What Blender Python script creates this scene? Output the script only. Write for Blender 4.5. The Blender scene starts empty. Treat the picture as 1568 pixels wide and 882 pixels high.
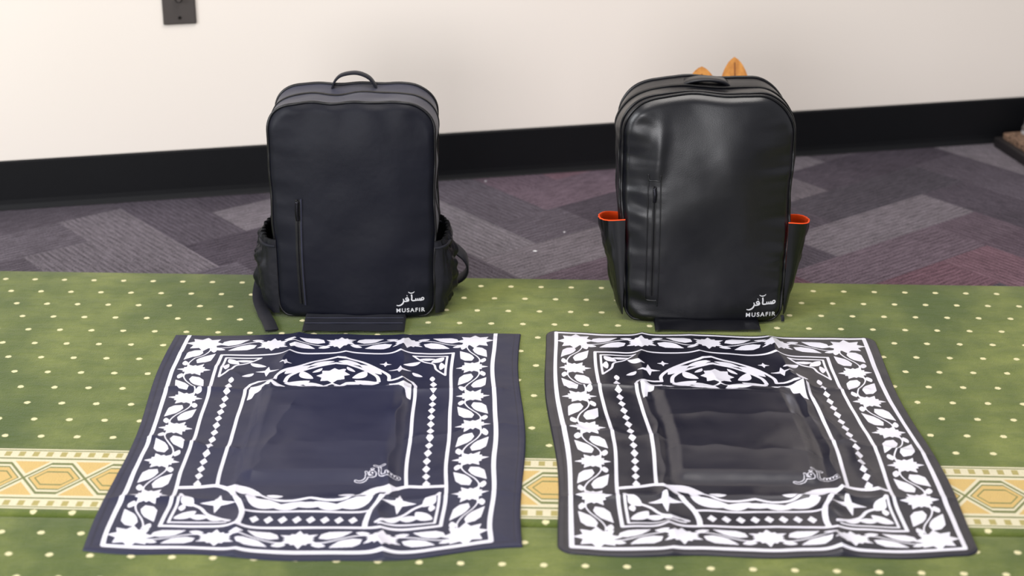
import bpy, bmesh, math, random
import numpy as np
from mathutils import Vector, Matrix, noise
random.seed(4)
scene = bpy.context.scene
try:
    scene.view_settings.view_transform = 'Standard'
    scene.view_settings.look = 'None'
except Exception: pass

# ------------------------------------------------------------------ helpers
def srgb(r, g, b):
    def f(c):
        c /= 255.0
        return c/12.92 if c <= 0.04045 else ((c+0.055)/1.055)**2.4
    return (f(r), f(g), f(b), 1)

def mk_obj(name, verts, faces, mat=None, parent=None, smooth=True):
    me = bpy.data.meshes.new(name)
    me.from_pydata([tuple(v) for v in verts], [], faces)
    me.update()
    if smooth:
        me.polygons.foreach_set('use_smooth', [True]*len(me.polygons))
    ob = bpy.data.objects.new(name, me)
    scene.collection.objects.link(ob)
    if mat: me.materials.append(mat)
    if parent: ob.parent = parent
    return ob

def empty(name, loc=(0, 0, 0), rotz=0):
    e = bpy.data.objects.new(name, None)
    e.location = loc
    e.rotation_euler = (0, 0, rotz)
    e.empty_display_size = 0.1
    scene.collection.objects.link(e)
    return e

class NT:
    def __init__(s, name):
        s.mat = bpy.data.materials.new(name); s.mat.use_nodes = True
        s.t = s.mat.node_tree; s.n = s.t.nodes; s.l = s.t.links
        s.b = s.n['Principled BSDF']
    def put(s, sock, v):
        if isinstance(v, bpy.types.NodeSocket): s.l.new(v, sock)
        else: sock.default_value = v
    def m(s, op, a, b=None, c=None, clamp=False):
        nd = s.n.new('ShaderNodeMath'); nd.operation = op; nd.use_clamp = clamp
        s.put(nd.inputs[0], a)
        if b is not None: s.put(nd.inputs[1], b)
        if c is not None: s.put(nd.inputs[2], c)
        return nd.outputs[0]
    def step(s, v, lo, hi, a=0.0, b=1.0):
        nd = s.n.new('ShaderNodeMapRange'); nd.interpolation_type = 'SMOOTHSTEP'
        s.put(nd.inputs[0], v); s.put(nd.inputs[1], lo); s.put(nd.inputs[2], hi)
        s.put(nd.inputs[3], a); s.put(nd.inputs[4], b)
        return nd.outputs[0]
    def mix(s, f, a, b, mode='MIX'):
        nd = s.n.new('ShaderNodeMix'); nd.data_type = 'RGBA'; nd.blend_type = mode
        s.put(nd.inputs[0], f); s.put(nd.inputs[6], a); s.put(nd.inputs[7], b)
        return nd.outputs[2]
    def noise(s, vec, scale, detail=3, rough=.5):
        nd = s.n.new('ShaderNodeTexNoise')
        if vec is not None: s.l.new(vec, nd.inputs['Vector'])
        nd.inputs['Scale'].default_value = scale
        nd.inputs['Detail'].default_value = detail
        nd.inputs['Roughness'].default_value = rough
        return nd.outputs[0]
    def obj(s):
        return s.n.new('ShaderNodeTexCoord').outputs['Object']
    def uv(s):
        return s.n.new('ShaderNodeTexCoord').outputs['UV']
    def sep(s, v):
        nd = s.n.new('ShaderNodeSeparateXYZ'); s.l.new(v, nd.inputs[0]); return nd.outputs
    def scale(s, v, sc):
        nd = s.n.new('ShaderNodeMapping'); s.l.new(v, nd.inputs[0]); nd.inputs['Scale'].default_value = sc
        return nd.outputs[0]
    def attr(s, name):
        nd = s.n.new('ShaderNodeAttribute'); nd.attribute_name = name; return nd
    def bump(s, h, strength=.3, dist=.01):
        nd = s.n.new('ShaderNodeBump'); s.l.new(h, nd.inputs['Height'])
        nd.inputs['Strength'].default_value = strength; nd.inputs['Distance'].default_value = dist
        s.l.new(nd.outputs[0], s.b.inputs['Normal'])
    def base(s, v): s.put(s.b.inputs['Base Color'], v)
    def rough(s, v): s.put(s.b.inputs['Roughness'], v)
    def spec(s, v): s.b.inputs['Specular IOR Level'].default_value = v

def simple(name, col, rough=.5, spec=.5, nscale=60, nvar=.12, bump=.1, bdist=.002, metal=0):
    t = NT(name); o = t.obj()
    n = t.noise(o, nscale)
    dark = tuple(c*(1-nvar) for c in col[:3])+(1,)
    lite = tuple(min(1, c*(1+nvar)) for c in col[:3])+(1,)
    t.base(t.mix(n, dark, lite)); t.rough(rough); t.spec(spec)
    t.b.inputs['Metallic'].default_value = metal
    if bump: t.bump(t.noise(o, nscale*4), bump, bdist)
    return t.mat

# ------------------------------------------------------------------ materials
t = NT('wall_paint'); o = t.obj()
t.base(t.mix(t.noise(o, 1.3, 2), srgb(234, 225, 216), srgb(240, 232, 224))); t.rough(.8); t.spec(.2)
t.bump(t.noise(o, 180, 4), .08, .002); M_WALL = t.mat
M_BASE = simple('baseboard_rubber', srgb(8, 9, 13), .55, .25, 30, .2, .08)
M_PLATE = simple('bronze_plate', srgb(84, 78, 76), .38, .5, 40, .1, .05, metal=.5)
M_SCREW = simple('dark_screw', srgb(38, 35, 34), .3, .5, metal=.8)

def fabric(name, c1, c2, rough, sheen=.2, wr=.25, spec=.25):
    t = NT(name); o = t.obj()
    t.base(t.mix(t.noise(o, 9, 3), c1, c2)); t.rough(rough); t.spec(spec)
    t.b.inputs['Sheen Weight'].default_value = sheen
    w1 = t.noise(o, 900, 2)
    w2 = t.noise(o, 16, 3, .5)
    t.bump(t.m('ADD', t.m('MULTIPLY', w1, .05), w2), wr, .006)
    return t.mat
M_NAVY = fabric('navy_canvas', srgb(11, 12, 23), srgb(16, 18, 31), .52, .0, .35, .26)
M_NAVY_LIT = fabric('navy_canvas_lit', srgb(30, 32, 49), srgb(42, 44, 65), .5, .1, .3, .4)  # lighter copy of the canvas: light on the top gusset put into the colour
M_MESH = fabric('black_elastic_mesh', srgb(10, 10, 18), srgb(16, 17, 28), .45, .0, .5, .4)
M_WEB = fabric('webbing_black', srgb(14, 15, 24), srgb(20, 22, 34), .6, .05)
t = NT('black_leather'); o = t.obj()
t.base(t.mix(t.noise(o, 7, 3), srgb(7, 8, 14), srgb(11, 12, 20)))
t.rough(t.step(t.noise(o, 10, 3), .3, .7, .28, .38)); t.spec(.55)
vor = t.n.new('ShaderNodeTexVoronoi'); vor.inputs['Scale'].default_value = 700; t.l.new(o, vor.inputs['Vector'])
t.bump(t.m('ADD', t.m('MULTIPLY', vor.outputs[0], .02), t.noise(o, 10, 2, .4)), .28, .010)
M_LEATH = t.mat
M_PIPE = simple('piping_black', srgb(9, 9, 14), .35, .5, 80)
M_ZIP = simple('zipper_black', srgb(7, 7, 10), .5, .4, 200, .2, .3)
M_ZMET = simple('zipper_pull_metal', srgb(30, 30, 36), .3, .6, 80, metal=.8)
M_ORANGE = simple('orange_lining', srgb(250, 78, 18), .6, .3, 50)
M_DARKLIN = simple('dark_lining', srgb(10, 10, 14), .8, .2, 50)
M_LOGO = simple('white_print', srgb(225, 225, 230), .5, .3, 200, .04, .03)
t = NT('sheesham_wood'); o = t.obj()
g = t.noise(t.scale(o, (1, 1, .08)), 90, 3)
t.base(t.mix(t.step(g, .3, .7), srgb(172, 108, 34), srgb(204, 140, 58))); t.rough(.4)
M_WOOD = t.mat
t = NT('coir_fibre'); o = t.obj()
t.base(t.mix(t.step(t.noise(o, 220, 4), .35, .65), srgb(80, 58, 46), srgb(176, 142, 116))); t.rough(.95)
t.bump(t.noise(o, 260, 4), 1, .01); M_COIR = t.mat
M_RIM = simple('doormat_rubber_rim', srgb(26, 22, 24), .6)

def mat_print(name, c1, c2, rlo, rhi, spec, wr, sc):
    t = NT(name); o = t.obj()
    a = t.attr('print').outputs['Fac']
    f = t.step(a, .35, .65)
    base = t.mix(t.noise(o, 8, 3), c1, c2)
    edge = t.attr('hem').outputs['Fac']
    base = t.mix(edge, base, tuple(c*.7 for c in c1[:3])+(1,))
    wh = t.mix(t.noise(o, 30, 3), srgb(220, 219, 232), srgb(234, 233, 243))
    t.base(t.mix(f, base, wh))
    t.rough(t.step(t.noise(o, 8, 3), .3, .7, rlo, rhi)); t.spec(spec)
    t.bump(t.m('ADD', t.noise(o, sc, 2, .4), t.m('MULTIPLY', t.noise(o, 800, 2), .012)), wr, .010)
    return t.mat
M_MATL = mat_print('printed_navy_fabric', srgb(29, 31, 56), srgb(35, 38, 65), .40, .50, .42, .4, 12)
M_MATR = mat_print('printed_black_leather', srgb(22, 22, 35), srgb(29, 28, 43), .27, .37, .6, .4, 10)

# ------------------------------------------------------------------ floor : carpet planks
def build_floor():
    t = NT('carpet_tile'); o = t.obj(); u = t.sep(t.uv())
    col = t.attr('tilecol').outputs['Color']
    st = t.m('SINE', t.m('MULTIPLY', u[0], 2*math.pi/0.0125))
    st = t.m('MULTIPLY_ADD', st, .5, .5)
    n1 = t.noise(t.scale(t.uv(), (1, .14, 1)), 180, 4, .7)
    n2 = t.noise(o, 260, 4, .75)
    n3 = t.noise(o, 5, 5, .65)
    n2 = t.step(n2, .3, .7); n1 = t.step(n1, .3, .7)
    k = t.m('ADD', t.m('MULTIPLY', st, .34), t.m('ADD', t.m('MULTIPLY', n1, .6), t.m('MULTIPLY', n2, .85)))
    k = t.m('ADD', k, .2)
    k = t.m('MULTIPLY', k, t.m('MULTIPLY_ADD', n3, .8, .68))
    cc = t.n.new('ShaderNodeCombineColor')
    for i in range(3): t.l.new(k, cc.inputs[i])
    t.base(t.mix(1.0, col, cc.outputs[0], 'MULTIPLY')); t.rough(.95); t.spec(.1)
    t.bump(t.m('ADD', st, t.m('MULTIPLY', n2, 2)), .6, .003)
    pal = [((92, 86, 94), 6), ((84, 78, 87), 5), ((106, 92, 103), 4), ((112, 106, 113), 3), ((124, 119, 126), 2),
           ((98, 86, 96), 4), ((76, 72, 80), 3), ((112, 88, 98), 3)]
    bag = [c for c, k in pal for _ in range(k)]
    w = .145; n = 3; ang = math.radians(38)
    ca, sa = math.cos(ang), math.sin(ang)
    V = []; F = []; C = []; UV = []
    def quad(pts, c, uvs):
        i = len(V)
        for p, q in zip(pts, uvs): V.append(p); UV.append(q); C.append(c)
        F.append((i, i+1, i+2, i+3))
    def add(x0, y0, x1, y1, vert):
        cx, cy = (x0+x1)/2*w, (y0+y1)/2*w
        X = ca*cx-sa*cy; Y = sa*cx+ca*cy+3.0
        if not (-3.2 < X < 3.2 and -1 < Y < 5.4): return
        cuts = [0, 1] if random.random() < .35 else [0, random.uniform(.25, .75), 1]
        c0 = random.choice(bag)
        off = random.random()*10
        for a0, a1 in zip(cuts[:-1], cuts[1:]):
            d = random.uniform(-9, 9); cc_ = srgb(*[max(0, v+d) for v in c0])
            if vert: q = ((x0, y0+(y1-y0)*a0), (x1, y0+(y1-y0)*a0), (x1, y0+(y1-y0)*a1), (x0, y0+(y1-y0)*a1))
            else: q = ((x0+(x1-x0)*a0, y0), (x0+(x1-x0)*a1, y0), (x0+(x1-x0)*a1, y1), (x0+(x1-x0)*a0, y1))
            pts = []; uvs = []
            for a, b in q:
                a *= w; b *= w
                pts.append((ca*a-sa*b, sa*a+ca*b+3.0, 0))
                uvs.append(((a if vert else b)+off, (b if vert else a)+off))
            quad(pts, cc_, uvs)
    quad([(-4, -2, -.002), (4, -2, -.002), (4, 6, -.002), (-4, 6, -.002)], srgb(78, 72, 82), [(-4, -2), (4, -2), (4, 6), (-4, 6)])
    for k in range(-70, 70):
        for m in range(-16, 17):
            add(k+2*n*m, k, k+2*n*m+n, k+1, False)
            add(k, k-2*n+1+2*n*m, k+1, k-n+1+2*n*m, True)
    ob = mk_obj('floor', V, F, t.mat, smooth=False)
    me = ob.data
    uvl = me.uv_layers.new(name='UVMap')
    uvl.data.foreach_set('uv', [c for l in me.loops for c in UV[l.vertex_index]])
    at = me.color_attributes.new('tilecol', 'FLOAT_COLOR', 'POINT')
    at.data.foreach_set('color', [c for q in C for c in q])
    ob.location.z = -.010
build_floor()

# ------------------------------------------------------------------ wall, baseboard, plate
A = math.atan(.212)
wd = Vector((math.cos(A), math.sin(A), 0)); wn = Vector((math.sin(A), -math.cos(A), 0))
W0 = Vector((0, 3.851, 0))
def wall_pt(s, out, z): return W0+wd*s+wn*out+Vector((0, 0, z))
def wbox(name, s0, s1, o0, o1, z0, z1, mat, parent=None, bev=0):
    vs = [wall_pt(s, o_, z) for z in (z0, z1) for (s, o_) in ((s0, o0), (s1, o0), (s1, o1), (s0, o1))]
    fs = [(0, 3, 2, 1), (4, 5, 6, 7), (0, 1, 5, 4), (1, 2, 6, 5), (2, 3, 7, 6), (3, 0, 4, 7)]
    ob = mk_obj(name, vs, fs, mat, parent, smooth=False)
    if bev:
        md = ob.modifiers.new('bev', 'BEVEL'); md.width = bev; md.segments = 3
    return ob
wbox('wall_back', -3, 3, -.12, 0, -.01, 2.7, M_WALL)
prof = [(0.0005, .1), (.003, .1), (.006, .097), (.006, .012), (.007, .002), (.010, -.006), (.012, -.009), (.0005, -.009)]
V = []; F = []
for s in (-2.98, 2.98):
    for (o_, z) in prof: V.append(wall_pt(s, o_, z))
n = len(prof)
for i in range(n-1): F.append((i, i+1, n+i+1, n+i))
mk_obj('baseboard_back', V, F, M_BASE, smooth=False)
pl = empty('coax_wall_plate')
sx = -.725
wbox('plate', sx-.035, sx+.035, .0003, .006, .38, .494, M_PLATE, pl, .003)
def wcyl(name, s, z, r, o0, o1, mat, parent, seg=24):
    V = []; F = []
    for o_ in (o0, o1):
        for i in range(seg):
            a = 2*math.pi*i/seg
            V.append(wall_pt(s+r*math.cos(a), o_, z+r*math.sin(a)))
    for i in range(seg): F.append((i, (i+1) % seg, seg+(i+1) % seg, seg+i))
    F.append(tuple(range(seg, 2*seg)))
    mk_obj(name, V, F, mat, parent, smooth=False)
wcyl('connector', sx, .437, .0085, .005, .016, M_SCREW, pl, 6)
wcyl('connector_barrel', sx, .437, .005, .005, .022, M_PLATE, pl)
wcyl('screw_low', sx, .395, .0035, .005, .0075, M_SCREW, pl)
wcyl('screw_high', sx, .479, .0035, .005, .0075, M_SCREW, pl)

# ------------------------------------------------------------------ green prayer carpet
def build_carpet():
    t = NT('green_prayer_carpet_pile'); o = t.obj(); x, y, z = t.sep(o)
    P = .058; PY = .060
    yy = t.m('DIVIDE', t.m('ADD', y, .018), PY); row = t.m('FLOOR', yy)
    par = t.m('MULTIPLY', t.m('FLOORED_MODULO', row, 2.0), .5)
    xx = t.m('ADD', t.m('DIVIDE', x, P), par)
    fx = t.m('MULTIPLY', t.m('SUBTRACT', t.m('FRACT', xx), .5), P); fy = t.m('MULTIPLY', t.m('SUBTRACT', t.m('FRACT', yy), .5), PY)
    d = t.m('SQRT', t.m('ADD', t.m('MULTIPLY', fx, fx), t.m('MULTIPLY', fy, fy)))
    d = t.m('ADD', d, t.m('MULTIPLY', t.m('SUBTRACT', t.noise(o, 300, 3), .5), .005))
    dot = t.step(d, .0042, .0062, 1, 0)
    n = t.noise(t.scale(o, (1, .6, 1)), 3.0, 6, .62)
    nm = t.noise(t.scale(o, (.5, 1, 1)), 26, 4, .6)
    n2 = t.noise(o, 160, 3)
    g = t.mix(t.step(n, .36, .66), srgb(72, 88, 30), srgb(134, 142, 70))
    g = t.mix(t.m('MULTIPLY', t.step(nm, .35, .7), .45), g, srgb(64, 82, 26))
    g = t.mix(t.m('MULTIPLY', n2, .5), g, srgb(74, 92, 34))
    col = t.mix(dot, g, srgb(226, 218, 170))
    B = BANDY
    v = t.m('SUBTRACT', y, B)
    av = t.m('ABSOLUTE', v)
    inb = t.step(av, .093, .095, 1, 0)
    cream = srgb(224, 216, 186)
    gold = srgb(212, 178, 106); dg = srgb(100, 112, 58)
    per = .19
    tri = t.m('PINGPONG', x, per/2)
    tri = t.m('MULTIPLY', t.m('SUBTRACT', t.m('DIVIDE', tri, per/2), .5), 2.0)
    wv = t.m('MINIMUM', t.m('MAXIMUM', t.m('MULTIPLY', tri, 1.5), -1.0), 1.0)
    wv = t.m('MULTIPLY', wv, .046)
    awv = t.m('ABSOLUTE', wv)
    gap = t.m('SUBTRACT', awv, av)
    ingold = t.step(gap, .012, .014)
    line = t.step(t.m('ABSOLUTE', gap), .0030, .0042, 1, 0)
    line2 = t.step(t.m('ABSOLUTE', t.m('SUBTRACT', gap, .0115)), .0014, .0022, 1, 0)
    core = t.step(t.m('ABSOLUTE', t.m('SUBTRACT', gap, .026)), .0014, .0022, 1, 0)
    b = t.mix(ingold, cream, gold)
    outg = t.m('MULTIPLY', t.step(gap, -.014, -.012, 1, 0), t.step(av, .052, .054, 1, 0))
    b = t.mix(outg, b, gold)
    b = t.mix(core, b, dg)
    b = t.mix(line2, b, dg)
    b = t.mix(line, b, dg)
    tick = t.step(t.m('ABSOLUTE', t.m('SUBTRACT', t.m('FRACT', t.m('DIVIDE', x, .022)), .5)), .2, .25, 1, 0)
    zone = t.m('MULTIPLY', t.step(av, .069, .070), t.step(av, .084, .085, 1, 0))
    b = t.mix(t.m('MULTIPLY', tick, zone), b, srgb(170, 158, 92))
    l2 = t.step(t.m('ABSOLUTE', t.m('SUBTRACT', av, .062)), .0016, .0026, 1, 0)
    b = t.mix(l2, b, dg)
    l3 = t.step(t.m('ABSOLUTE', t.m('SUBTRACT', av, .0885)), .0010, .002, 1, 0)
    b = t.mix(l3, b, dg)
    b = t.mix(t.m('MULTIPLY', n2, .3), b, srgb(168, 156, 108))
    col = t.mix(inb, col, b)
    t.base(col); t.rough(.9); t.spec(.15)
    t.b.inputs['Sheen Weight'].default_value = .2
    t.bump(t.m('ADD', t.noise(o, 420, 3), t.m('ADD', t.m('MULTIPLY', nm, 2.0), t.m('MULTIPLY', n, 1.5))), .5, .005)
    seam = BANDY-.112
    ys = [(-1.6, -.009), (-1.6, 0)]
    for k in range(1, 12): ys.append((-1.6+(seam-.012+1.6)*k/12, 0))
    ys += [(seam-.012, 0), (seam-.006, -.001), (seam-.002, -.004), (seam, -.007), (seam+.002, -.004), (seam+.006, -.001), (seam+.012, 0)]
    for k in range(1, 16): ys.append((seam+.012+(0.0-.01-seam-.012)*k/16, 0))
    ys += [(-.010, 0), (-.004, -.0015), (-.001, -.004), (0, -.0095)]
    xs = np.linspace(-2.6, 2.6, 40)
    V = [(x_, y_, z_) for (y_, z_) in ys for x_ in xs]
    F = []
    nx = len(xs)
    for j in range(len(ys)-1):
        for i in range(nx-1):
            F.append((j*nx+i, j*nx+i+1, (j+1)*nx+i+1, (j+1)*nx+i))
    ob = mk_obj('green_prayer_carpet', V, F, t.mat)
    ob.location = (0, 3.196, 0); ob.rotation_euler = (0, 0, -.040)
BANDY = 2.350-3.196
build_carpet()

# ------------------------------------------------------------------ prayer mat pattern (metric drawing, cm)
class Canvas:
    def __init__(s, W, L, res=.05):
        s.r = res; s.nx = int(round(W/res)); s.ny = int(round(L/res))
        s.a = np.zeros((s.ny, s.nx), np.float32)
    def win(s, x0, x1, y0, y1):
        i0 = max(0, int(x0/s.r)-1); i1 = min(s.nx, int(x1/s.r)+2)
        j0 = max(0, int(y0/s.r)-1); j1 = min(s.ny, int(y1/s.r)+2)
        if i1 <= i0 or j1 <= j0: return None
        X, Y = np.meshgrid((np.arange(i0, i1)+.5)*s.r, (np.arange(j0, j1)+.5)*s.r)
        return i0, i1, j0, j1, X, Y
    def poly(s, pts, val=1):
        p = np.array(pts); w = s.win(p[:, 0].min(), p[:, 0].max(), p[:, 1].min(), p[:, 1].max())
        if w is None: return
        i0, i1, j0, j1, X, Y = w
        ins = np.zeros(X.shape, bool); n = len(p)
        for k in range(n):
            x1, y1 = p[k]; x2, y2 = p[(k+1) % n]
            if y1 == y2: continue
            c = ((Y < y1) != (Y < y2)) & (X < (x2-x1)*(Y-y1)/(y2-y1)+x1)
            ins ^= c
        s.a[j0:j1, i0:i1][ins] = val
    def line(s, pts, wd, val=1):
        h = wd/2
        for (x1, y1), (x2, y2) in zip(pts[:-1], pts[1:]):
            w = s.win(min(x1, x2)-h, max(x1, x2)+h, min(y1, y2)-h, max(y1, y2)+h)
            if w is None: continue
            i0, i1, j0, j1, X, Y = w
            dx, dy = x2-x1, y2-y1; L2 = dx*dx+dy*dy+1e-9
            tt = np.clip(((X-x1)*dx+(Y-y1)*dy)/L2, 0, 1)
            d = np.hypot(X-x1-tt*dx, Y-y1-tt*dy)
            s.a[j0:j1, i0:i1][d < h] = val

def star(cx, cy, R, r, n, rot=0, sx=1, sy=1):
    return [(cx+sx*(R if k % 2 == 0 else r)*math.sin(rot+math.pi*k/n), cy+sy*(R if k % 2 == 0 else r)*math.cos(rot+math.pi*k/n)) for k in range(2*n)]
def leaf(cx, cy, ln, wd, ang, bend=0., asym=.0):
    a = []; b = []
    ca, sa = math.cos(ang), math.sin(ang)
    for k in range(17):
        s_ = k/16; x = (s_-.5)*ln; y = bend*(1-(2*s_-1)**2)
        h = wd/2*math.sin(math.pi*s_**(1+asym))**.75 if 0 < k < 16 else 0
        for lst, yy in ((a, y+h), (b, y-h)): lst.append((cx+ca*x-sa*yy, cy+sa*x+ca*yy))
    return a+b[::-1]
def curve(pts, n=10):
    P = [pts[0]]+list(pts)+[pts[-1]]; out = []
    for i in range(1, len(P)-2):
        for k in range(n):
            u = k/n; p0, p1, p2, p3 = P[i-1], P[i], P[i+1], P[i+2]
            out.append(tuple(.5*((2*p1[c])+(-p0[c]+p2[c])*u+(2*p0[c]-5*p1[c]+4*p2[c]-p3[c])*u*u+(-p0[c]+3*p1[c]-3*p2[c]+p3[c])*u**3) for c in range(len(p1))))
    out.append(tuple(P[-2])); return out

# right-to-left script word, drawn in millimetres (x, y, stroke width)
SCRIPT = [
    ([(27, 5), (25.6, 8), (22.8, 7.4), (22.2, 4.2), (24.6, 3), (27, 5)], 2.0),
    ([(25, 3.4), (21, 2.6), (19.4, 3.2), (18.8, 7.2)], 2.4),
    ([(19.2, 3.2), (16.4, 2.8), (15.4, 3.4), (15.0, 6.8)], 2.2),
    ([(15.4, 3.2), (12.6, 2.8), (11.6, 3.4), (11.2, 7.0)], 2.2),
    ([(11.6, 3.2), (8, 2.4), (4.6, 2.8), (3.4, 5), (3.8, 9.5), (3.2, 15.5)], 2.6),
    ([(-3, 5), (-4.6, 8.8), (-7.8, 7.4), (-6.8, 4.6), (-3.8, 4.6), (-2.4, 6.4)], 2.2),
    ([(-2.6, 6), (-3, 2.6), (-8, 1.4), (-13, 1.8)], 2.6),
    ([(-13, 7), (-12, 2), (-15, -4), (-21, -7), (-26, -6)], 2.8),
    ([(-5.9, 12.8), (-4.9, 13.4)], 2.6),
    ([(-3, 21), (1, 18.5), (6, 19), (9, 21.5)], 1.9)]

def draw_pattern(W, L, cx, topline):
    c = Canvas(W, L)
    k = L/74.7
    T = lambda p: [(cx+a, b*k) for a, b in p]
    Mi = lambda p: [(cx-a, b*k) for a, b in p]
    def P(p, v=1): c.poly(T(p), v); c.poly(Mi(p), v)
    def Ln(p, w, v=1): c.line(T(p), w, v); c.line(Mi(p), w, v)
    ox, ix = 27.4, 20.2
    ot, it, ib, obt = .9, 9.0, 67.6, 73.2
    Ln([(-ox, ot if topline else 0), (-ox, obt), (0, obt)], .66)
    if topline: Ln([(-ox, ot+.1), (0, ot+.1)], .5)
    Ln([(-ix, it), (0, it)], .5); Ln([(-ix, it), (-ix, ib)], .55); Ln([(-ix, ib), (0, ib)], .55)
    bx = (ox+ix)/2
    def scroll(x0, y0, x1, y1, wid, flip):
        mx, my = (x0+x1)/2, (y0+y1)/2; d = math.hypot(x1-x0, y1-y0)
        ux, uy = (x1-x0)/d, (y1-y0)/d; vx, vy = -uy*flip, ux*flip
        G = d/11.
        def tr(p): return [(mx+ux*a*G+vx*b*wid, my+uy*a*G+vy*b*wid) for a, b in p]
        c.poly(tr([(-2.9, .1), (-2.6, 1.4), (-1.6, 2.2), (-.3, 2.35), (1.5, 2.5), (.8, 1.5), (.25, .75), (-.6, .15), (-1.7, -.25)]))
        c.poly(tr([(2.9, -.1), (2.6, -1.4), (1.6, -2.2), (.3, -2.35), (-1.5, -2.5), (-.8, -1.5), (-.25, -.75), (.6, -.15), (1.7, .25)]))
        c.line(tr(curve([(-3.5, -1.3), (-2.6, -1.3), (-1.2, -.75), (0, 0), (1.2, .75), (2.6, 1.3), (3.5, 1.3)])), .6, 0)
        c.line(tr(curve([(-3.6, -1.2), (-2.6, -1.25), (-1.2, -.75), (0, 0), (1.2, .75), (2.6, 1.25), (3.6, 1.2)])), .24)
        c.poly(tr(leaf(-2.9, -1.9, 2.0, 1.0, math.radians(-12))))
        c.poly(tr(leaf(2.9, 1.9, 2.0, 1.0, math.radians(-12))))
    side = [4.4+11.02*i for i in range(7)]
    def blossom(X, Y, a, b, rot):
        c.poly(star(X, Y, 2.9*a, 1.45*a, 6, rot, 1, b)); c.poly(star(X, Y, 2.1*a, 1.5*a, 6, rot+math.pi/6, 1, b))
    for sgn in (-1, 1):
        X = cx+sgn*bx
        for i in range(6): scroll(X, side[i]*k, X, side[i+1]*k, 1.0, sgn*(1 if i % 2 else -1))
        for i in range(1, 6): blossom(X, side[i]*k, 1.0, .88, math.pi/6)
    xs = [cx-bx, cx-bx/2, cx, cx+bx/2, cx+bx]
    for row, (ty, wdt) in enumerate(((4.8, .95), (70.4, .74))):
        for i in range(4): scroll(xs[i], ty*k, xs[i+1], ty*k, wdt, 1 if i % 2 else -1)
        for i in range(1, 4): blossom(xs[i], ty*k, 1.08, wdt*.9, 0)
    for sgn in (-1, 1):
        c.poly(star(cx+sgn*bx, side[0]*k, 3.4, 2.2, 8, 0, 1, .9)); c.poly(star(cx+sgn*bx, side[6]*k, 3.4, 2.2, 8, 0, 1, .82))
    for j in range(15):
        tt = 21.6+j*2.42
        P(star(-17.2, tt, 1.15 if j % 2 == 0 else 1.0, .72, 2, 0, .85, 1.1))
    Ln([(-14.2, 55.8), (-14.2, 22.4), (-13.6, 21.0), (-12.4, 20.3), (-9.6, 20.2)], .55)
    arch = curve([(-9.6, 20.2), (-9.4, 18.2), (-7.6, 15.6), (-4.6, 13.0), (-1.8, 11.7), (0, 10.8)])
    Ln(arch, .6)
    inner = curve([(-7.9, 20.6), (-7.4, 18.4), (-5.4, 16.2), (-2.8, 14.5), (0, 13.4)])
    Ln(inner, .65)
    P(leaf(-6.2, 15.9, 5.6, 1.8, math.radians(-42), -.3))
    P(leaf(-2.4, 13.5, 4.6, 1.3, math.radians(-22), -.2))
    c.poly(star(cx, 18.4*k, 2.9, 2.1, 8))
    P(leaf(-4.4, 18.0, 3.8, 1.8, math.radians(55), .5)); P(leaf(-5.9, 20.8, 4.4, 1.9, math.radians(-12), .5))
    P(leaf(-3.2, 21.7, 3.8, 1.9, math.radians(20), .4)); P(leaf(-1.7, 23.0, 3.0, 1.7, math.radians(35), .2))
    P(leaf(-2.9, 16.2, 2.4, .9, math.radians(-50), .2)); Ln(curve([(-7.9, 20.6), (-5.5, 22.3), (-3, 23.2), (-1.4, 22.6), (0, 21.4)]), .45)
    P(leaf(-9.0, 22.4, 2.8, 1.2, math.radians(15), .3))
    P([(-13.5, 22.0), (-9.6, 21.5), (-10.3, 23.0), (-11.2, 23.2), (-11.5, 24.4), (-12.5, 24.9), (-12.8, 26.6), (-13.5, 27.2)])
    P(star(-11.3, 16.2, 2.1, .6, 4)); P(star(-8.6, 13.3, 1.1, .4, 4))
    P(leaf(-13.2, 13.2, 3.4, 1.3, math.radians(30), .3)); P(leaf(-14.4, 17.5, 2.4, 1.0, math.radians(-40), .2))
    Ln([(-19.2, 10.2), (-13.2, 10.2)], .4); Ln([(-19.2, 10.2), (-19.2, 18.0)], .4)
    Ln(curve([(-13.2, 10.2), (-15.2, 12.4), (-17, 13.4), (-17.6, 15.6), (-19.2, 18.0)]), .4)
    P(leaf(-17.6, 11.7, 3.0, 1.5, math.radians(45), .2)); P(leaf(-15.8, 11.3, 2.8, 1.0, math.radians(0), .2)); P(leaf(-18.3, 14.2, 3.0, 1.0, math.radians(90), .2))
    P(leaf(-17.0, 19.3, 2.0, .9, math.radians(90)))
    Ln(curve([(-19.6, 56.6), (-16.5, 56.2), (-14.2, 55.9), (-12.2, 57.2), (-10.9, 60.0), (-9.6, 62.6), (-9.1, 65.0), (-9.1, 67.5)]), .8)
    Ln([(-8.9, 63.2), (0, 63.2)], .5)
    for j in range(4): P(star(-1.0-2.05*j, 65.5, 1.05, .7, 2, 0, 1.0, .95))
    P(leaf(-10.4, 57.7, 6.6, 2.2, math.radians(20), -.5)); P(leaf(-6.7, 60.6, 6.0, 2.3, math.radians(18), .6))
    P(leaf(-3.0, 61.4, 4.8, 1.8, math.radians(-12), .5)); P(leaf(-8.6, 58.9, 3.2, 1.1, math.radians(60), .3))
    Ln(curve([(-11.6, 57.2), (-8.6, 57.4), (-7.2, 58.8), (-5.2, 60.2), (-2.6, 60.5), (0, 60.0)]), .4)
    c.poly(leaf(cx, 61.6*k, 4.6, 1.4, 0)); P(leaf(-5.3, 58.9, 2.6, 1.0, math.radians(10), .2))
    P(star(-13.3, 61.2, 2.7, .75, 4, 0, 1, 1.0))
    Ln([(-19.2, 66.6), (-11, 66.6)], .35); Ln([(-19.2, 66.6), (-19.2, 58.6)], .4)
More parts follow.
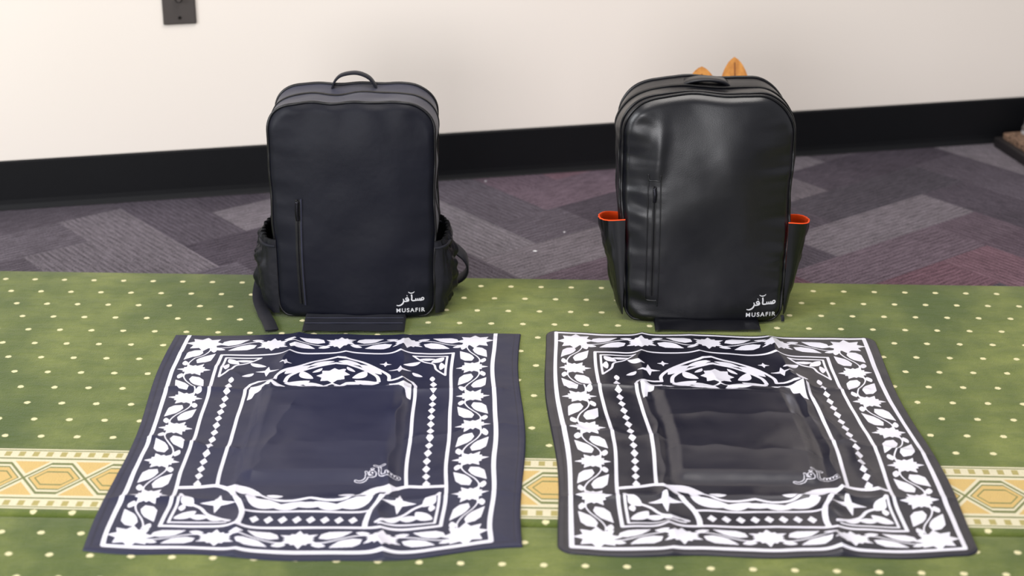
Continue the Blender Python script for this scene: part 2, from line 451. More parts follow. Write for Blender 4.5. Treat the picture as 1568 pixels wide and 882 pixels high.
    Ln(curve([(-19.2, 58.6), (-17.6, 61), (-15.6, 62.4), (-14.0, 64.4), (-10.6, 66.2)]), .5)
    P(leaf(-17.7, 60.6, 3.1, 1.8, math.radians(60), .2)); P(leaf(-17.4, 64.4, 3.6, 1.9, math.radians(-40), .3))
    P(leaf(-15.2, 64.9, 3.0, 1.5, math.radians(5), .2)); P(leaf(-12.8, 65.4, 2.8, 1.1, math.radians(15), .2)); P(leaf(-18.2, 62.4, 1.8, 1.0, math.radians(90), .1))
    # small outlined calligraphic mark low on the right of the niche
    s = .125
    def ml(p, w=.17, val=1): c.line([(cx+9.8+a*s, (54.2-b*s*1.05)*k) for a, b in curve(p, 6)], w, val)
    for p, _ in SCRIPT: ml(p, .50)
    for p, _ in SCRIPT: ml(p, .26, 0)
    return c

def smooth01(x, a, b):
    tt = np.clip((x-a)/(b-a), 0, 1); return tt*tt*(3-2*tt)

def build_mat(name, corners, W, L, cx, topline, rad, mat, seed, wrinkle, creases, bow):
    c = draw_pattern(W*100, L*100, cx, topline)
    a = c.a
    pad = np.pad(a, 1, mode='edge')
    nx, ny = int(round(W*1000)), int(round(L*1000))
    bl = (pad[:-2, 1:-1]+pad[2:, 1:-1]+pad[1:-1, :-2]+pad[1:-1, 2:]+2*pad[1:-1, 1:-1])/6
    gi = np.linspace(0, bl.shape[1]-1, nx+1); gj = np.linspace(0, bl.shape[0]-1, ny+1)
    i0 = np.clip(gi.astype(int), 0, bl.shape[1]-2); j0 = np.clip(gj.astype(int), 0, bl.shape[0]-2)
    val = (bl[np.ix_(j0, i0)]+bl[np.ix_(j0+1, i0)]+bl[np.ix_(j0, i0+1)]+bl[np.ix_(j0+1, i0+1)])/4
    U, Vv = np.meshgrid(np.linspace(0, 1, nx+1), np.linspace(0, 1, ny+1))
    x = U*W; y = Vv*L
    if rad > 0:
        dx = np.where(x < rad, x-rad, np.where(x > W-rad, x-(W-rad), 0)); dy = np.where(y < rad, y-rad, np.where(y > L-rad, y-(L-rad), 0))
        d = np.hypot(dx, dy)
        msk = (dx != 0) & (dy != 0) & (d > rad)
        f = np.where(msk, rad/np.maximum(d, 1e-6), 1)
        x = np.where(msk, x-dx+dx*f, x); y = np.where(msk, y-dy+dy*f, y)
    edge = np.minimum(np.minimum(U*W, (1-U)*W), np.minimum(Vv*L, (1-Vv)*L))
    if rad > 0: edge = np.minimum(edge, np.where((dx != 0) & (dy != 0), np.maximum(rad-d, 0), 1))
    rng = np.random.RandomState(seed)
    h = np.zeros_like(x); qx = np.zeros_like(x); qy = np.zeros_like(x)
    for _ in range(30):
        kk = rng.uniform(8, 55); th = rng.uniform(0, math.pi); ph = rng.uniform(0, 6.28)
        s_ = np.sin(kk*(x*math.cos(th)+y*math.sin(th))+ph+1.6*np.sin(9*y+ph)+1.3*np.sin(11*x+2*ph))
        h += math.sqrt(8/kk)*(1-np.abs(s_)**1.3*1.2)
        if kk < 36:
            qx += .0009*np.cos(kk*y*math.cos(th)+ph); qy += .0008*np.sin(kk*x*math.sin(th)+ph*2)
    h = h/4*wrinkle
    h = h-h.mean()+2.0*wrinkle
    h = np.maximum(h, 0)
    calm = 1-.55*smooth01(x/W, .27, .36)*(1-smooth01(x/W, .63, .72))*smooth01(y/L, .30, .38)*(1-smooth01(y/L, .66, .74))
    h *= calm
    for (u0, v0, u1, v1, hh, ww) in creases:
        ax, ay, bx_, by_ = u0*W, v0*L, u1*W, v1*L
        ddx, ddy = bx_-ax, by_-ay; LL = ddx*ddx+ddy*ddy
        tt = ((x-ax)*ddx+(y-ay)*ddy)/LL; tc = np.clip(tt, 0, 1)
        wob = .003*np.sin(tc*15+u0*9)+.0012*np.sin(tc*31+v0*9)
        dd = np.abs(((x-ax)*(-ddy)+(y-ay)*ddx)/math.sqrt(LL)+wob)+np.hypot((tt-tc)*ddx, (tt-tc)*ddy)
        amp = .7+.3*np.sin(tc*11+u1*7)
        h += hh*amp*np.exp(-(dd/ww)**1.3)
    plate = smooth01(x/W, .29, .335)*(1-smooth01(x/W, .655, .70))*smooth01(y/L, .30, .345)*(1-smooth01(y/L, .70, .75))
    h += plate*.011
    hem = np.exp(-((edge-.007)/.0035)**2)*.0012
    h = (h+.0022+hem)
    h *= .5+.5*smooth01(edge, 0, .04)
    h = np.where(edge <= .0003, 0.0005, h)
    h = np.where((edge > .0003) & (edge < .0013), h*.8, h)
    TL, TR, BR, BL = [np.array(p) for p in corners]
    inn = smooth01(edge, 0, .05)
    u = (x+qx*inn)/W; v = (y+qy*inn)/L
    X = (1-v)*((1-u)*TL[0]+u*TR[0])+v*((1-u)*BL[0]+u*BR[0])
    Y = (1-v)*((1-u)*TL[1]+u*TR[1])+v*((1-u)*BL[1]+u*BR[1])
    Y = Y+bow*np.sin(np.pi*u)**1.0*v**3*(1+.3*np.sin(7*u+seed))
    Y = Y+.003*np.sin(13*u+seed)*(1-v)**3+.003*np.sin(19*u+seed)*v**4
    X = X+.005*np.sin(9*v+seed)*(np.abs(2*u-1)**2)
    co = np.stack([X, Y, h], -1).reshape(-1, 3)
    idx = np.arange((nx+1)*(ny+1)).reshape(ny+1, nx+1)
    q = np.stack([idx[1:, :-1], idx[1:, 1:], idx[:-1, 1:], idx[:-1, :-1]], -1).reshape(-1, 4)
    me = bpy.data.meshes.new(name)
    me.vertices.add(len(co)); me.vertices.foreach_set('co', co.astype(np.float32).ravel())
    me.loops.add(q.size); me.loops.foreach_set('vertex_index', q.astype(np.int32).ravel())
    me.polygons.add(len(q)); me.polygons.foreach_set('loop_start', (np.arange(len(q))*4).astype(np.int32))
    me.update(calc_edges=True)
    me.polygons.foreach_set('use_smooth', np.ones(len(q), bool))
    at = me.attributes.new('print', 'FLOAT', 'POINT'); at.data.foreach_set('value', val.astype(np.float32).ravel())
    he = ((edge < .0112) & (edge > .0098)).astype(np.float32)
    at = me.attributes.new('hem', 'FLOAT', 'POINT'); at.data.foreach_set('value', he.ravel())
    me.materials.append(mat)
    ob = bpy.data.objects.new(name, me); scene.collection.objects.link(ob)
    return ob

crL = [(.31, .30, .305, .80, .006, .008), (.68, .33, .67, .80, .006, .008), (.05, .31, .95, .325, .006, .009), (.34, .60, .66, .58, .0012, .014),
       (.36, 0, .33, .3, .010, .012), (.66, 0, .68, .32, .010, .012), (.33, .8, .35, 1, .008, .012), (.65, .78, .68, 1, .011, .013), (.02, .81, .98, .80, .006, .009),
       (.04, .55, .28, .60, .006, .01), (.72, .55, .97, .50, .005, .01), (.34, .71, .39, .42, .003, .012), (.5, 0, .52, .28, .004, .012), (.05, .12, .33, .30, .004, .012)]
crR = [(.28, .30, .28, .80, .007, .009), (.71, .3, .725, .80, .008, .009), (.08, .31, .92, .30, .007, .009), (.30, .46, .70, .445, .003, .012), (.32, .60, .68, .62, .003, .012),
       (.30, 0, .28, .3, .009, .012), (.68, 0, .73, .32, .015, .014), (.28, .8, .27, 1, .008, .012), (.69, .78, .66, 1, .012, .013), (.02, .80, .98, .79, .006, .010), (.73, .3, .82, .8, .008, .011),
       (.03, .5, .27, .55, .005, .01), (.75, .55, .97, .6, .005, .01), (.45, 0, .5, .28, .004, .012)]
build_mat('prayer_mat', [(-.608, 2.911), (.0154, 2.918), (.0180, 2.172), (-.604, 2.162)], .62, .747, 30.1, False, .0, M_MATL, 3, .0018, crL, -.030)
build_mat('prayer_mat.001', [(.0560, 2.927), (.6457, 2.897), (.664, 2.146), (.0690, 2.152)], .587, .755, 29.35, True, .022, M_MATR, 8, .0020, crR, -.006)

# ------------------------------------------------------------------ backpack tools
def resample(pts, n, closed=True):
    P = [Vector(p) for p in pts]
    if closed: P = P+[P[0]]
    d = [0]
    for a, b in zip(P[:-1], P[1:]): d.append(d[-1]+(b-a).length)
    out = []; tot = d[-1]; j = 0
    for i in range(n):
        s = tot*i/(n if closed else n-1)
        while j < len(d)-2 and d[j+1] < s: j += 1
        f = (s-d[j])/max(1e-9, d[j+1]-d[j]); out.append(P[j].lerp(P[j+1], min(1, f)))
    return out

def outline(wb, wt, H, rb, rt, crown, sidebulge, n=260, seed=0, wob=.002):
    pts = []
    def arc(cx, cz, r, a0, a1):
        for k in range(25):
            a = math.radians(a0+(a1-a0)*k/24); pts.append((cx+r*math.cos(a), cz+r*math.sin(a)))
    arc(wb-rb, rb, rb, -90, 0)
    arc(wt-rt, H-rt, rt, 0, 90)
    arc(-wt+rt, H-rt, rt, 90, 180)
    arc(-wb+rb, rb, rb, 180, 270)
    P = resample([Vector((a, b, 0)) for a, b in pts], n)
    out = []
    for p in P:
        x, z = p.x, p.y
        q = max(0, min(1, z/H))
        x *= 1+sidebulge*math.sin(math.pi*q)
        x += wob*noise.noise(Vector((x*9, z*14, seed)))*math.sin(math.pi*min(1, q*1.1))
        z += crown*(1-min(1, abs(x)/wt)**2)*max(0, (z-H*.6)/(H*.4))
        z += wob*1.2*noise.noise(Vector((x*16, z*5, seed+4)))*max(0, (q-.6)/.4)
        out.append((x, z))
    return out

def loft(rings, closed=True):
    V = []; F = []
    n = len(rings[0])
    for r in rings: V += [tuple(p) for p in r]
    for j in range(len(rings)-1):
        for i in range(n if closed else n-1):
            a = j*n+i; b = j*n+(i+1) % n
            F.append((a, b, b+n, a+n))
    return V, F

def tube(name, path, r, mat, parent, closed=False, seg=8):
    P = [Vector(p) for p in path]; rings = []
    n = len(P)
    up = Vector((0.03, 1, 0.02)).normalized()
    for i in range(n):
        a = P[(i-1) % n] if closed or i > 0 else P[i]; b = P[(i+1) % n] if closed or i < n-1 else P[i]
        tg = (b-a).normalized(); s_ = tg.cross(up)
        if s_.length < 1e-4: s_ = Vector((1, 0, 0))
        s_.normalize(); u_ = s_.cross(tg)
        rings.append([P[i]+s_*r*math.cos(2*math.pi*k/seg)+u_*r*math.sin(2*math.pi*k/seg) for k in range(seg)])
    if closed: rings.append(rings[0])
    V, F = loft(rings)
    return mk_obj(name, V, F, mat, parent)

def webbing(name, path, width, thick, wdir, mat, parent, n=60):
    P = [Vector(p) for p in curve(path, max(4, n//max(1, len(path)-1)))]
    rings = []
    for i, p in enumerate(P):
        a = P[max(0, i-1)]; b = P[min(len(P)-1, i+1)]
        tg = (b-a).normalized(); w_ = Vector(wdir); w_ = (w_-tg*w_.dot(tg)).normalized(); nn = tg.cross(w_)
        hw, ht = width/2, thick/2
        sec = [(-hw, -ht*.5), (-hw*.95, -ht), (hw*.95, -ht), (hw, -ht*.5), (hw, ht*.5), (hw*.95, ht), (-hw*.95, ht), (-hw, ht*.5)]
        rings.append([p+w_*c1+nn*c2 for c1, c2 in sec])
    V, F = loft(rings); k = len(rings[0])
    F.append(tuple(range(k))[::-1]); F.append(tuple(range(len(V)-k, len(V))))
    return mk_obj(name, V, F, mat, parent)

def make_bag(name, loc, D, wb, wt, H, rb, rt, crown, sb, puff, dent, M_front, M_gusset, seed, gbulge=.012, leather=False):
    root = empty(name, loc)
    OUT = outline(wb, wt, H, rb, rt, crown, sb, seed=seed, wob=.004)
    C = (0, H*.48)
    def nz(x, z, s_, k): return noise.noise(Vector((x*s_+seed, z*s_*.8, k+seed*1.7)))
    lean = .055 if leather else .03
    def fy(x, z):
        a = min(1, abs(x)/(wt*1.02)); b = min(1, abs(z-H*.42)/(H*.60))
        y = -puff*(1-a**3)*(1-b**3)+lean*z
        if leather:
            y += dent*(nz(x, z, 7, 0)*1.0+nz(x, z, 15, 5)*.28)
            e = max(0, (a-.45)/.55)
            y += dent*.85*e*nz(x*.22+z*.22, z*1.4, 24, 9)
            y += dent*.2*e*(1-abs(nz(x*.3-z*.15, z*1.5, 34, 21))*2.2)
            y += -.0042*math.exp(-((x+.088-.10*(z-.33))/.012)**2)*math.exp(-((z-.32)/.05)**2)
            y += -.0018*math.exp(-((x-.030+.25*(z-.30))/.026)**2)*math.exp(-((z-.30)/.07)**2)
            if x < -.02:
                y += .0012*math.exp(-((x+.125)/.022)**2)*math.sin(z*105+x*40+2*math.sin(z*31))
        else:
            y += dent*(nz(x, z, 8, 0)*1.0+nz(x, z, 15, 5)*.4)
            e = max(0, (a-.45)/.55)
            y += dent*.5*e*nz(x*.30+z*.25, z*1.6, 28, 9)
            tz = max(0, (z-H*.72)/(H*.28)); y += dent*.6*tz*tz*math.sin(x*95+2)*.5
            y += dent*.7*math.exp(-((x+.0)**2)/.0035)*math.sin(z*8+.3)*.5
        return y
    rings = []
    for k in range(70):
        s_ = .015+.985*k/69
        ring = []
        for (x, z) in OUT:
            X = C[0]+s_*(x-C[0]); Z = C[1]+s_*(z-C[1])
            y = fy(X, Z)
            if s_ > .93: y += .009*((s_-.93)/.07)**2
            ring.append((X, y, Z))
        rings.append(ring)
    edge = rings[-1]
    V, F = loft(rings)
    ci = len(V); V.append((0, fy(0, C[1]), C[1]))
    m = len(OUT)
    for i in range(m): F.append((ci, (i+1) % m, i))
    mk_obj('front_panel', V, F, M_front, root)
    rings = []
    for k in range(27):
        q = k/26; ring = []
        for i, (x, z) in enumerate(OUT):
            e = gbulge*math.sin(math.pi*q)
            g = 1+e/.16; top = max(0, (z-H*.8)/(H*.2)); side = 1-top
            X = x*g+.006*side*nz(z*1.5, q*.12, 14, 3)*math.copysign(1, x)*math.sin(math.pi*q); Z = C[1]+(z-C[1])*(1+e*(.15 if z > C[1] else .2)/.2)
            Z += top*.005*nz(x, q*.25, 14, 4)*math.sin(math.pi*q)-top*.005*math.sin(math.pi*q)
            y0 = edge[i][1]; y = y0+(D-y0)*q
            ring.append((X, y, max(.0015, Z)))
        rings.append(ring)
    gr = rings
    V, F = loft(rings)
    mk_obj('side_gusset', V, F, M_gusset, root)
    rings = []
    for k in range(16):
        s_ = 1-.97*k/15
        rings.append([(x*s_, D+.006*math.sin((1-s_)*math.pi/2)+.004*(1-s_), max(.0015, C[1]+s_*(z-C[1]))) for x, z in OUT])
    V, F = loft(rings); F.append(tuple(range(len(V)-len(OUT), len(V))))
    mk_obj('back_panel', V, F, M_MESH, root)
    tube('front_piping', [(p[0]*1.004, p[1]-.001, max(.003, p[2])) for p in gr[0]], .0027, M_PIPE, root, True)
    tube('back_piping', [(p[0]*1.004, p[1], max(.003, p[2]+.001)) for p in gr[-1]], .0027, M_PIPE, root, True)
    return root, OUT, fy, gr, C

def ribbon_on(name, pts, wd, fy, lift, mat, root, n=8, taper=False):
    P = curve(pts, n); V = []; F = []
    m = len(P)
    for i, (x, z) in enumerate(P):
        a = P[max(0, i-1)]; b = P[min(m-1, i+1)]
        dx, dz = b[0]-a[0], b[1]-a[1]; l = math.hypot(dx, dz) or 1
        nx, nz_ = -dz/l, dx/l; w = wd/2*(1 if not taper else (.45+.55*math.sin(math.pi*(i+.5)/m)))
        for s_ in (-1, 1):
            X = x+nx*w*s_; Z = z+nz_*w*s_
            V.append((X, fy(X, Z)-lift, Z))
    for i in range(m-1): F.append((2*i, 2*i+1, 2*i+3, 2*i+2))
    return V, F

def multi(name, parts, mat, root):
    V = []; F = []
    for v, f in parts:
        o = len(V); V += v; F += [tuple(i+o for i in ff) for ff in f]
    return mk_obj(name, V, F, mat, root)

def logo(root, fy, cx, zc, s=1.0):
    R = []
    for i, (p, w_) in enumerate(SCRIPT):
        R.append(ribbon_on('', [(cx+(a-.5)*s/1000, zc+b*s/1000) for a, b in p], w_*s/1000, fy, .0009, None, None, 8, i in (7, 9)))
    multi('calligraphy_print', R, M_LOGO, root)
    cu = bpy.data.curves.new('lettering', 'FONT'); cu.body = 'MUSAFIR'; cu.size = .0115*s; cu.align_x = 'CENTER'
    cu.space_character = 1.28; cu.offset = .00022
    to = bpy.data.objects.new('tmp', cu); scene.collection.objects.link(to)
    dg = bpy.context.evaluated_depsgraph_get()
    me = bpy.data.meshes.new_from_object(to.evaluated_get(dg))
    bpy.data.objects.remove(to)
    for v in me.vertices:
        X = cx+v.co.x; Z = zc-.021*s+v.co.y
        v.co = (X, fy(X, Z)-.0009, Z)
    me.materials.clear(); me.materials.append(M_LOGO)
    ob = bpy.data.objects.new('lettering_print', me); scene.collection.objects.link(ob); ob.parent = root

def pocket(root, nm, sgn, xb, y1, y2, z0, z1, bfun, ripple, mat, lining, slant=0, rim=.002, nzamp=0):
    def ring(z, b, q, inner=0):
        r = []
        for k in range(65):
            a = math.pi*k/64
            rp = ripple(q)*math.cos(24*a+2*math.sin(5*q))*math.sin(a)
            rp += nzamp*noise.noise(Vector((a*2.2, q*3.2+sgn*5, 3)))*math.sin(a)*math.sin(math.pi*min(1, q+.05))
            rp += nzamp*.7*(abs(noise.noise(Vector((a*3+q*3, q*6+sgn*9, 7))))-.2)*math.sin(a)
            x = xb(z)+sgn*((b-inner)*math.sin(a)**.65+rp-.004)
            y = (y1+y2)/2-(y2-y1)/2*(1-inner*3)*math.cos(a)
            r.append((x, y, z+slant*(k/64)*q))
        return r
    rings = []
    for j in range(41):
        q = j/40; rings.append(ring(z0+(z1-z0)*q, bfun(q), q))
    V, F = loft(rings, False)
    mk_obj(nm, V, F, mat, root)
    top = ring(z1, bfun(1), 1, .003)
    inn = [rings[-1], [(p[0], p[1], p[2]+rim) for p in ring(z1, bfun(1), 1, .001)], top]
    for q in (.95, .85, .7, .5): inn.append(ring(z0+(z1-z0)*q, bfun(q), q, .003))
    V, F = loft(inn, False)
    mk_obj(nm+'_lining', V, F, lining, root)

# ------------------------------------------------------------------ left bag : navy canvas
root, OUT, fy, gr, C = make_bag('canvas_backpack', (-.287, 2.998, .001), .142, .142, .148, .401, .028, .046, .004, .006, .020, .0060, M_NAVY, M_NAVY_LIT, 2.3, .003)
k = 15
pr = sorted([(p[0]*1.003, p[1], p[2]+.0008) for p in gr[k] if p[2] > .10], key=lambda p: math.atan2(p[2]-.1, p[0]))
webbing('zipper_main', [pr[i] for i in range(0, len(pr), 3)], .007, .0018, (0, 1, 0), M_ZIP, root, 200)
multi('front_zipper_tape', [ribbon_on('', [(-.0985, .030), (-.1, .1), (-.0995, .17), (-.098, .232)], .010, fy, .0012, None, None, 20)], M_ZIP, root)
tube('front_zipper_welt', [(x, fy(x, z)-.0018, z) for x, z in curve([(-.0925, .028), (-.094, .1), (-.0935, .17), (-.092, .234)], 14)], .0016, M_NAVY_LIT, root)
tube('front_zipper_teeth', [(x, fy(x, z)-.0014, z) for x, z in curve([(-.0985, .030), (-.1, .1), (-.0995, .17), (-.098, .232)], 14)], .0010, M_ZMET, root)
webbing('zipper_pull', [(-.099, fy(-.099, .226)-.005, .230), (-.1, fy(-.1, .21)-.007, .209), (-.0985, fy(-.0985, .196)-.006, .194)], .0065, .002, (1, 0, 0), M_ZMET, root, 10)
logo(root, fy, .100, .034, .95)
xL = lambda z: -.147; xR = lambda z: .149
def mkbf(amp):
    def bf(q):
        b = .010+amp*math.sin(math.pi*(q*.86+.09))**.7
        if q > .84: b += .05*(q-.84)
        return b
    return bf
rp = lambda q: .0028*max(0, (q-.35)/.65)**1.3+.0005
for sgn, xb, zt, z1, amp, nm in ((-1, xL, .138, .150, .037, 'side_pocket_a'), (1, xR, .134, .146, .027, 'side_pocket_b')):
    bf = mkbf(amp)
    pocket(root, nm, sgn, xb, .004, .118, .006, z1, bf, rp, M_MESH, M_DARKLIN, .012, nzamp=.016)
    pts = [(xb(0)+sgn*(bf(.9)*math.sin(math.pi*k/20)**.65-.002), .061-.057*math.cos(math.pi*k/20), zt+.011*k/20) for k in range(21)]
    tube('pocket_elastic', pts, .003, M_WEB, root)
webbing('carry_handle', [(-.043, .130, .398), (-.038, .130, .412), (-.026, .130, .424), (-.005, .130, .429), (.012, .130, .427), (.028, .130, .418), (.040, .130, .400)], .018, .0035, (0, 1, 0), M_WEB, root, 60)
for sg in (-1, 1):
    webbing('shoulder_strap', [(sg*.05, .155, .37), (sg*.075, .172, .31), (sg*.105, .186, .22), (sg*.122, .184, .14), (sg*.125, .172, .08)], .055, .010, (1, 0, .2*sg), M_WEB, root, 60)
webbing('strap_loop', [(.140, .152, .006), (.172, .146, .012), (.194, .134, .028), (.203, .122, .050), (.197, .118, .072), (.176, .134, .086), (.150, .152, .090)], .026, .0035, (0, 1, .3), M_WEB, root, 60)
webbing('strap_tail', [(-.150, .150, .085), (-.178, .120, .060), (-.188, .060, .022), (-.174, .010, .006), (-.160, -.030, .004), (-.148, -.070, .004)], .024, .003, (1, .25, 0), M_WEB, root, 70)
def flap(root, x0, x1, ya, yb, mat):
    rings = []
    for k in range(13):
        q = k/12; y = ya+(yb-ya)*q
        z = .004+.006*math.sin(math.pi*q)
        rings.append([(x0, y, z*.3), (x0+.002, y, z)]+[(x0+(x1-x0)*i/12, y, z+.001*math.sin(i*1.3+k*.5)) for i in range(1, 12)]+[(x1-.002, y, z), (x1, y, z*.3)])
    V, F = loft(rings, False); mk_obj('connecting_flap', V, F, mat, root)
flap(root, -.094, .092, .03, -.074, M_WEB)
for yy in (-.03, -.050):
    tube('flap_stitch', [(x_, yy, .0108 if yy > -.04 else .0092) for x_ in np.linspace(-.09, .088, 12)], .0009, M_NAVY_LIT, root)

# ------------------------------------------------------------------ right bag : black leather
root, OUT, fy, gr, C = make_bag('leather_backpack', (.350, 2.978, .001), .145, .142, .152, .414, .030, .064, .008, .010, .024, .0078, M_LEATH, M_LEATH, 7.1, .008, True)
tube('second_piping', [(p[0]*1.005, p[1], max(.003, p[2]+.001)) for p in gr[4]], .0022, M_PIPE, root, True)
k = 16; pr = sorted([(p[0]*1.003, p[1], p[2]+.0010) for p in gr[k] if p[2] > .12], key=lambda p: math.atan2(p[2]-.12, p[0]))
webbing('zipper_main', [pr[i] for i in range(0, len(pr), 3)], .009, .0020, (0, 1, 0), M_ZIP, root, 200)
zx = -.096
fr = [(zx-.011, .052), (zx-.011, .265), (zx-.008, .272), (zx+.008, .272), (zx+.011, .265), (zx+.011, .052), (zx+.008, .046), (zx-.008, .046), (zx-.011, .052)]
tube('zipper_frame', [(x, fy(x, z)-.0006, z) for x, z in curve(fr, 14)], .0012, M_LEATH, root)
multi('front_zipper_tape', [ribbon_on('', [(zx, .055), (zx, .12), (zx, .2), (zx, .263)], .007, fy, .0008, None, None, 20)], M_ZIP, root)
tube('front_zipper_teeth', [(zx, fy(zx, z)-.0010, z) for z in np.linspace(.055, .263, 40)], .0010, M_ZMET, root)
webbing('zipper_pull', [(zx, fy(zx, .257)-.005, .261), (zx+.001, fy(zx, .245)-.007, .247), (zx, fy(zx, .235)-.005, .235)], .006, .002, (1, 0, 0), M_ZMET, root, 10)
logo(root, fy, .104, .037, 1.0)
xL = lambda z: -.150; xR = lambda z: .152
bf = lambda q: .006+.040*q**.8
rp = lambda q: .0008*math.sin(math.pi*q)
pocket(root, 'side_pocket_a', -1, xL, .004, .105, .012, .196, bf, rp, M_LEATH, M_ORANGE, -.022, .002, nzamp=.006)
pocket(root, 'side_pocket_b', 1, xR, .004, .105, .012, .190, bf, rp, M_LEATH, M_ORANGE, -.022, .002, nzamp=.006)
webbing('carry_handle', [(-.046, .120, .412), (-.034, .118, .422), (-.012, .116, .427), (.012, .116, .427), (.034, .118, .422), (.046, .120, .412)], .028, .005, (0, 1, 0), M_LEATH, root, 40)
for sg in (-1, 1):
    webbing('shoulder_strap', [(sg*.05, .156, .38), (sg*.072, .174, .32), (sg*.095, .188, .24), (sg*.11, .184, .14), (sg*.115, .170, .07)], .058, .012, (1, 0, .1*sg), M_LEATH, root, 60)
webbing('care_tag', [(.146, .0, .012), (.147, -.004, .008), (.147, -.006, .002)], .006, .001, (1, 0, 0), M_WEB, root, 8)
flap(root, -.090, .102, .03, -.050, M_LEATH)

# ------------------------------------------------------------------ wooden book stand (rehal) behind
def rehal():
    r = empty('wooden_book_stand', (.425, 3.45, -.010), 0)
    hw = .066; th = .013
    def petal(cx, h0, top):
        pts = []
        for k in range(13):
            q = k/12; a = .029*(1-q**2.2)**.75 if q < 1 else 0
            pts.append((a, h0+(top-h0)*q))
        R = [(cx+a, b) for a, b in pts]; L_ = [(cx-a, b) for a, b in pts[:-1]]
        return L_, R[::-1]
    def board(nm, lean):
        prof = [(-hw, .02), (-hw, .32)]
        l, rr = petal(-.034, .335, .382); prof += l+rr
        prof += [(0, .338)]
        l, rr = petal(.034, .335, .402); prof += l+rr
        prof += [(hw, .32), (hw, .02), (.058, 0), (.040, 0), (.032, .03), (.018, .052), (0, .060), (-.018, .052), (-.032, .03), (-.040, 0), (-.058, 0)]
        n = len(prof)
        ca, sa = math.cos(lean), math.sin(lean); piv = .19
        V = []
        for d in (-th/2, th/2):
            for (u, v) in prof:
                dv = v-piv
                V.append((u, dv*sa+d*ca, piv*math.cos(lean)+dv*ca-d*sa))
        zmin = min(v[2] for v in V); V = [(a, b, c-zmin) for a, b, c in V]
        F = [tuple(range(n))[::-1], tuple(range(n, 2*n))]
        for i in range(n): F.append((i, (i+1) % n, n+(i+1) % n, n+i))
        mk_obj(nm, V, F, M_WOOD, r, smooth=False)
        for cx, tp in ((-.034, .366), (.034, .390)):
            path = []
            for k in range(8):
                v = .30+(tp-.30)*k/7; dv = v-piv; d = -th/2-.0003
                path.append((cx, dv*sa+d*ca, piv*math.cos(lean)+dv*ca-d*sa-zmin))
            tube('carved_rib', path, .0012, M_DARKW, r)
    board('board_front', -.50); board('board_rear', .50)
    for k in range(4):
        tube('hinge_knuckle', [(-.058+.032*k, 0, .167), (-.040+.032*k, 0, .167)], .013, M_WOOD, r, seg=14)
M_DARKW = simple('dark_wood_groove', srgb(130, 74, 22), .5)
rehal()

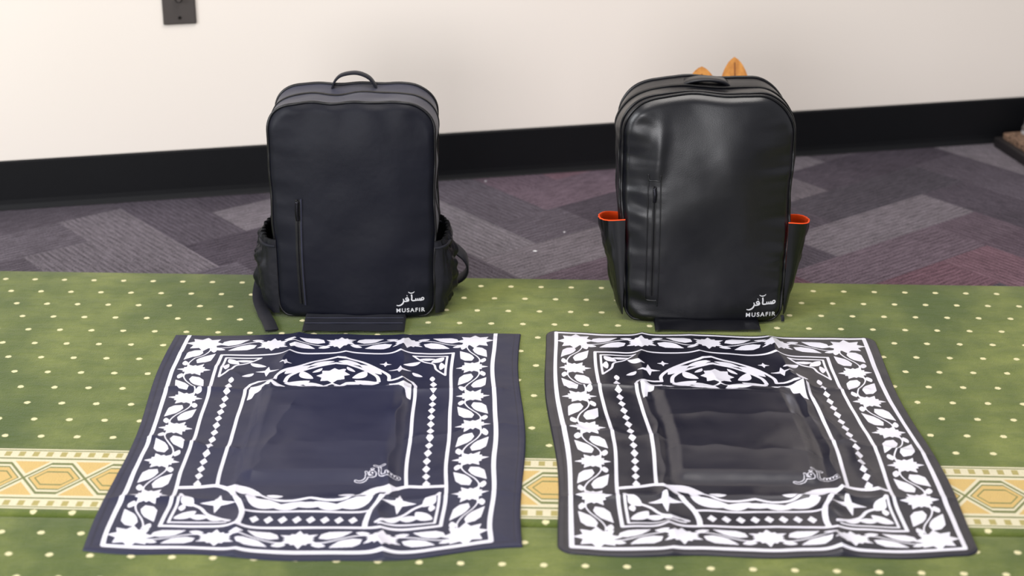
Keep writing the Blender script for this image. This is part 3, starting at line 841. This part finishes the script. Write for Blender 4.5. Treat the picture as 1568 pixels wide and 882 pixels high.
# ------------------------------------------------------------------ doormat by the wall + grey shoe
dm = empty('coir_doormat')
def dbox(nm, s0, s1, o0, o1, z0, z1, mat):
    return wbox(nm, s0, s1, o0, o1, z0, z1, mat, dm, .004)
dbox('rubber_base', 1.180, 1.86, .030, .225, -.010, .014, M_RIM)
dbox('fibre_field', 1.195, 1.845, .044, .211, .010, .028, M_COIR)
def shoe():
    r = empty('grey_shoe', tuple(wall_pt(1.240, .080, .028)), A+.15)
    rings = []
    for k in range(15):
        q = k/14; x = q*.26
        w = .034+.012*math.sin(math.pi*min(1, q*1.1)); w *= (1-max(0, (q-.82)/.18)**2*.75)*(1-max(0, (.12-q)/.12)**2*.5)
        h = .075-.035*max(0, (q-.25)/.75)**.8; h *= 1-max(0, (q-.85)/.15)**2*.6
        rings.append([(x, w*math.cos(a), .012+max(0, h*math.sin(a))) for a in [math.pi*j/16 for j in range(17)]])
    V, F = loft(rings, False); F.append(tuple(range(17))); F.append(tuple(range(len(V)-17, len(V)))[::-1])
    mk_obj('upper', V, F, simple('grey_knit', srgb(110, 106, 110), .8), r)
    rings = []
    for k in range(15):
        q = k/14; x = -.004+q*.268
        w = .038+.012*math.sin(math.pi*min(1, q*1.1)); w *= (1-max(0, (q-.82)/.18)**2*.7)*(1-max(0, (.12-q)/.12)**2*.5)
        rings.append([(x, w, 0), (x, w, .016), (x, -w, .016), (x, -w, 0)])
    V, F = loft(rings); F.append((0, 1, 2, 3)); F.append(tuple(range(len(V)-4, len(V)))[::-1])
    mk_obj('sole', V, F, simple('pale_sole', srgb(150, 146, 146), .6), r)
shoe()
V = []; F = []
for (x, y) in ((.047, 3.36), (.20, 3.37), (-.06, 3.80), (.11, 3.47)):
    i = len(V); rr = .005 if x < .05 and x > 0 else .0025
    for a in range(6): V.append((x+rr*math.cos(a*1.047), y+rr*.8*math.sin(a*1.047), -.0085))
    V.append((x, y, -.0065)); F += [(i+a, i+(a+1) % 6, i+6) for a in range(6)]
mk_obj('lint_specks', V, F, M_LOGO)

# ------------------------------------------------------------------ light
w = bpy.data.worlds.new('World'); scene.world = w; w.use_nodes = True
bg = w.node_tree.nodes['Background']; bg.inputs[0].default_value = (.98, .97, 1, 1); bg.inputs[1].default_value = .50
def area(name, loc, target, sx, sy, power, col):
    l = bpy.data.lights.new(name, 'AREA'); l.shape = 'RECTANGLE'; l.size = sx; l.size_y = sy; l.energy = power; l.color = col
    ob = bpy.data.objects.new(name, l); scene.collection.objects.link(ob); ob.location = loc
    ob.rotation_euler = (Vector(target)-Vector(loc)).to_track_quat('-Z', 'Y').to_euler()
area('window_light_left', (-2.6, 1.2, 1.5), (0, 3.1, .2), 1.3, 1.4, 66, (.95, .97, 1))
area('ceiling_light', (.4, 2.5, 2.65), (.3, 3.0, 0), 1.8, 1.0, 46, (1, .95, .90))
area('window_light_rear', (-.9, -1.8, 1.0), (.1, 3.1, .3), 1.5, 1.3, 76, (.99, .98, 1))

# ------------------------------------------------------------------ camera
cd = bpy.data.cameras.new('camera'); cam = bpy.data.objects.new('camera', cd); scene.collection.objects.link(cam)
cam.location = (0, 0, 1.29); cam.rotation_euler = (math.radians(90-22.33), 0, 0)
cd.sensor_width = 36; cd.lens = 62; cd.clip_start = .05
cd.dof.use_dof = True; cd.dof.focus_distance = 3.08; cd.dof.aperture_fstop = 3.0
scene.camera = cam
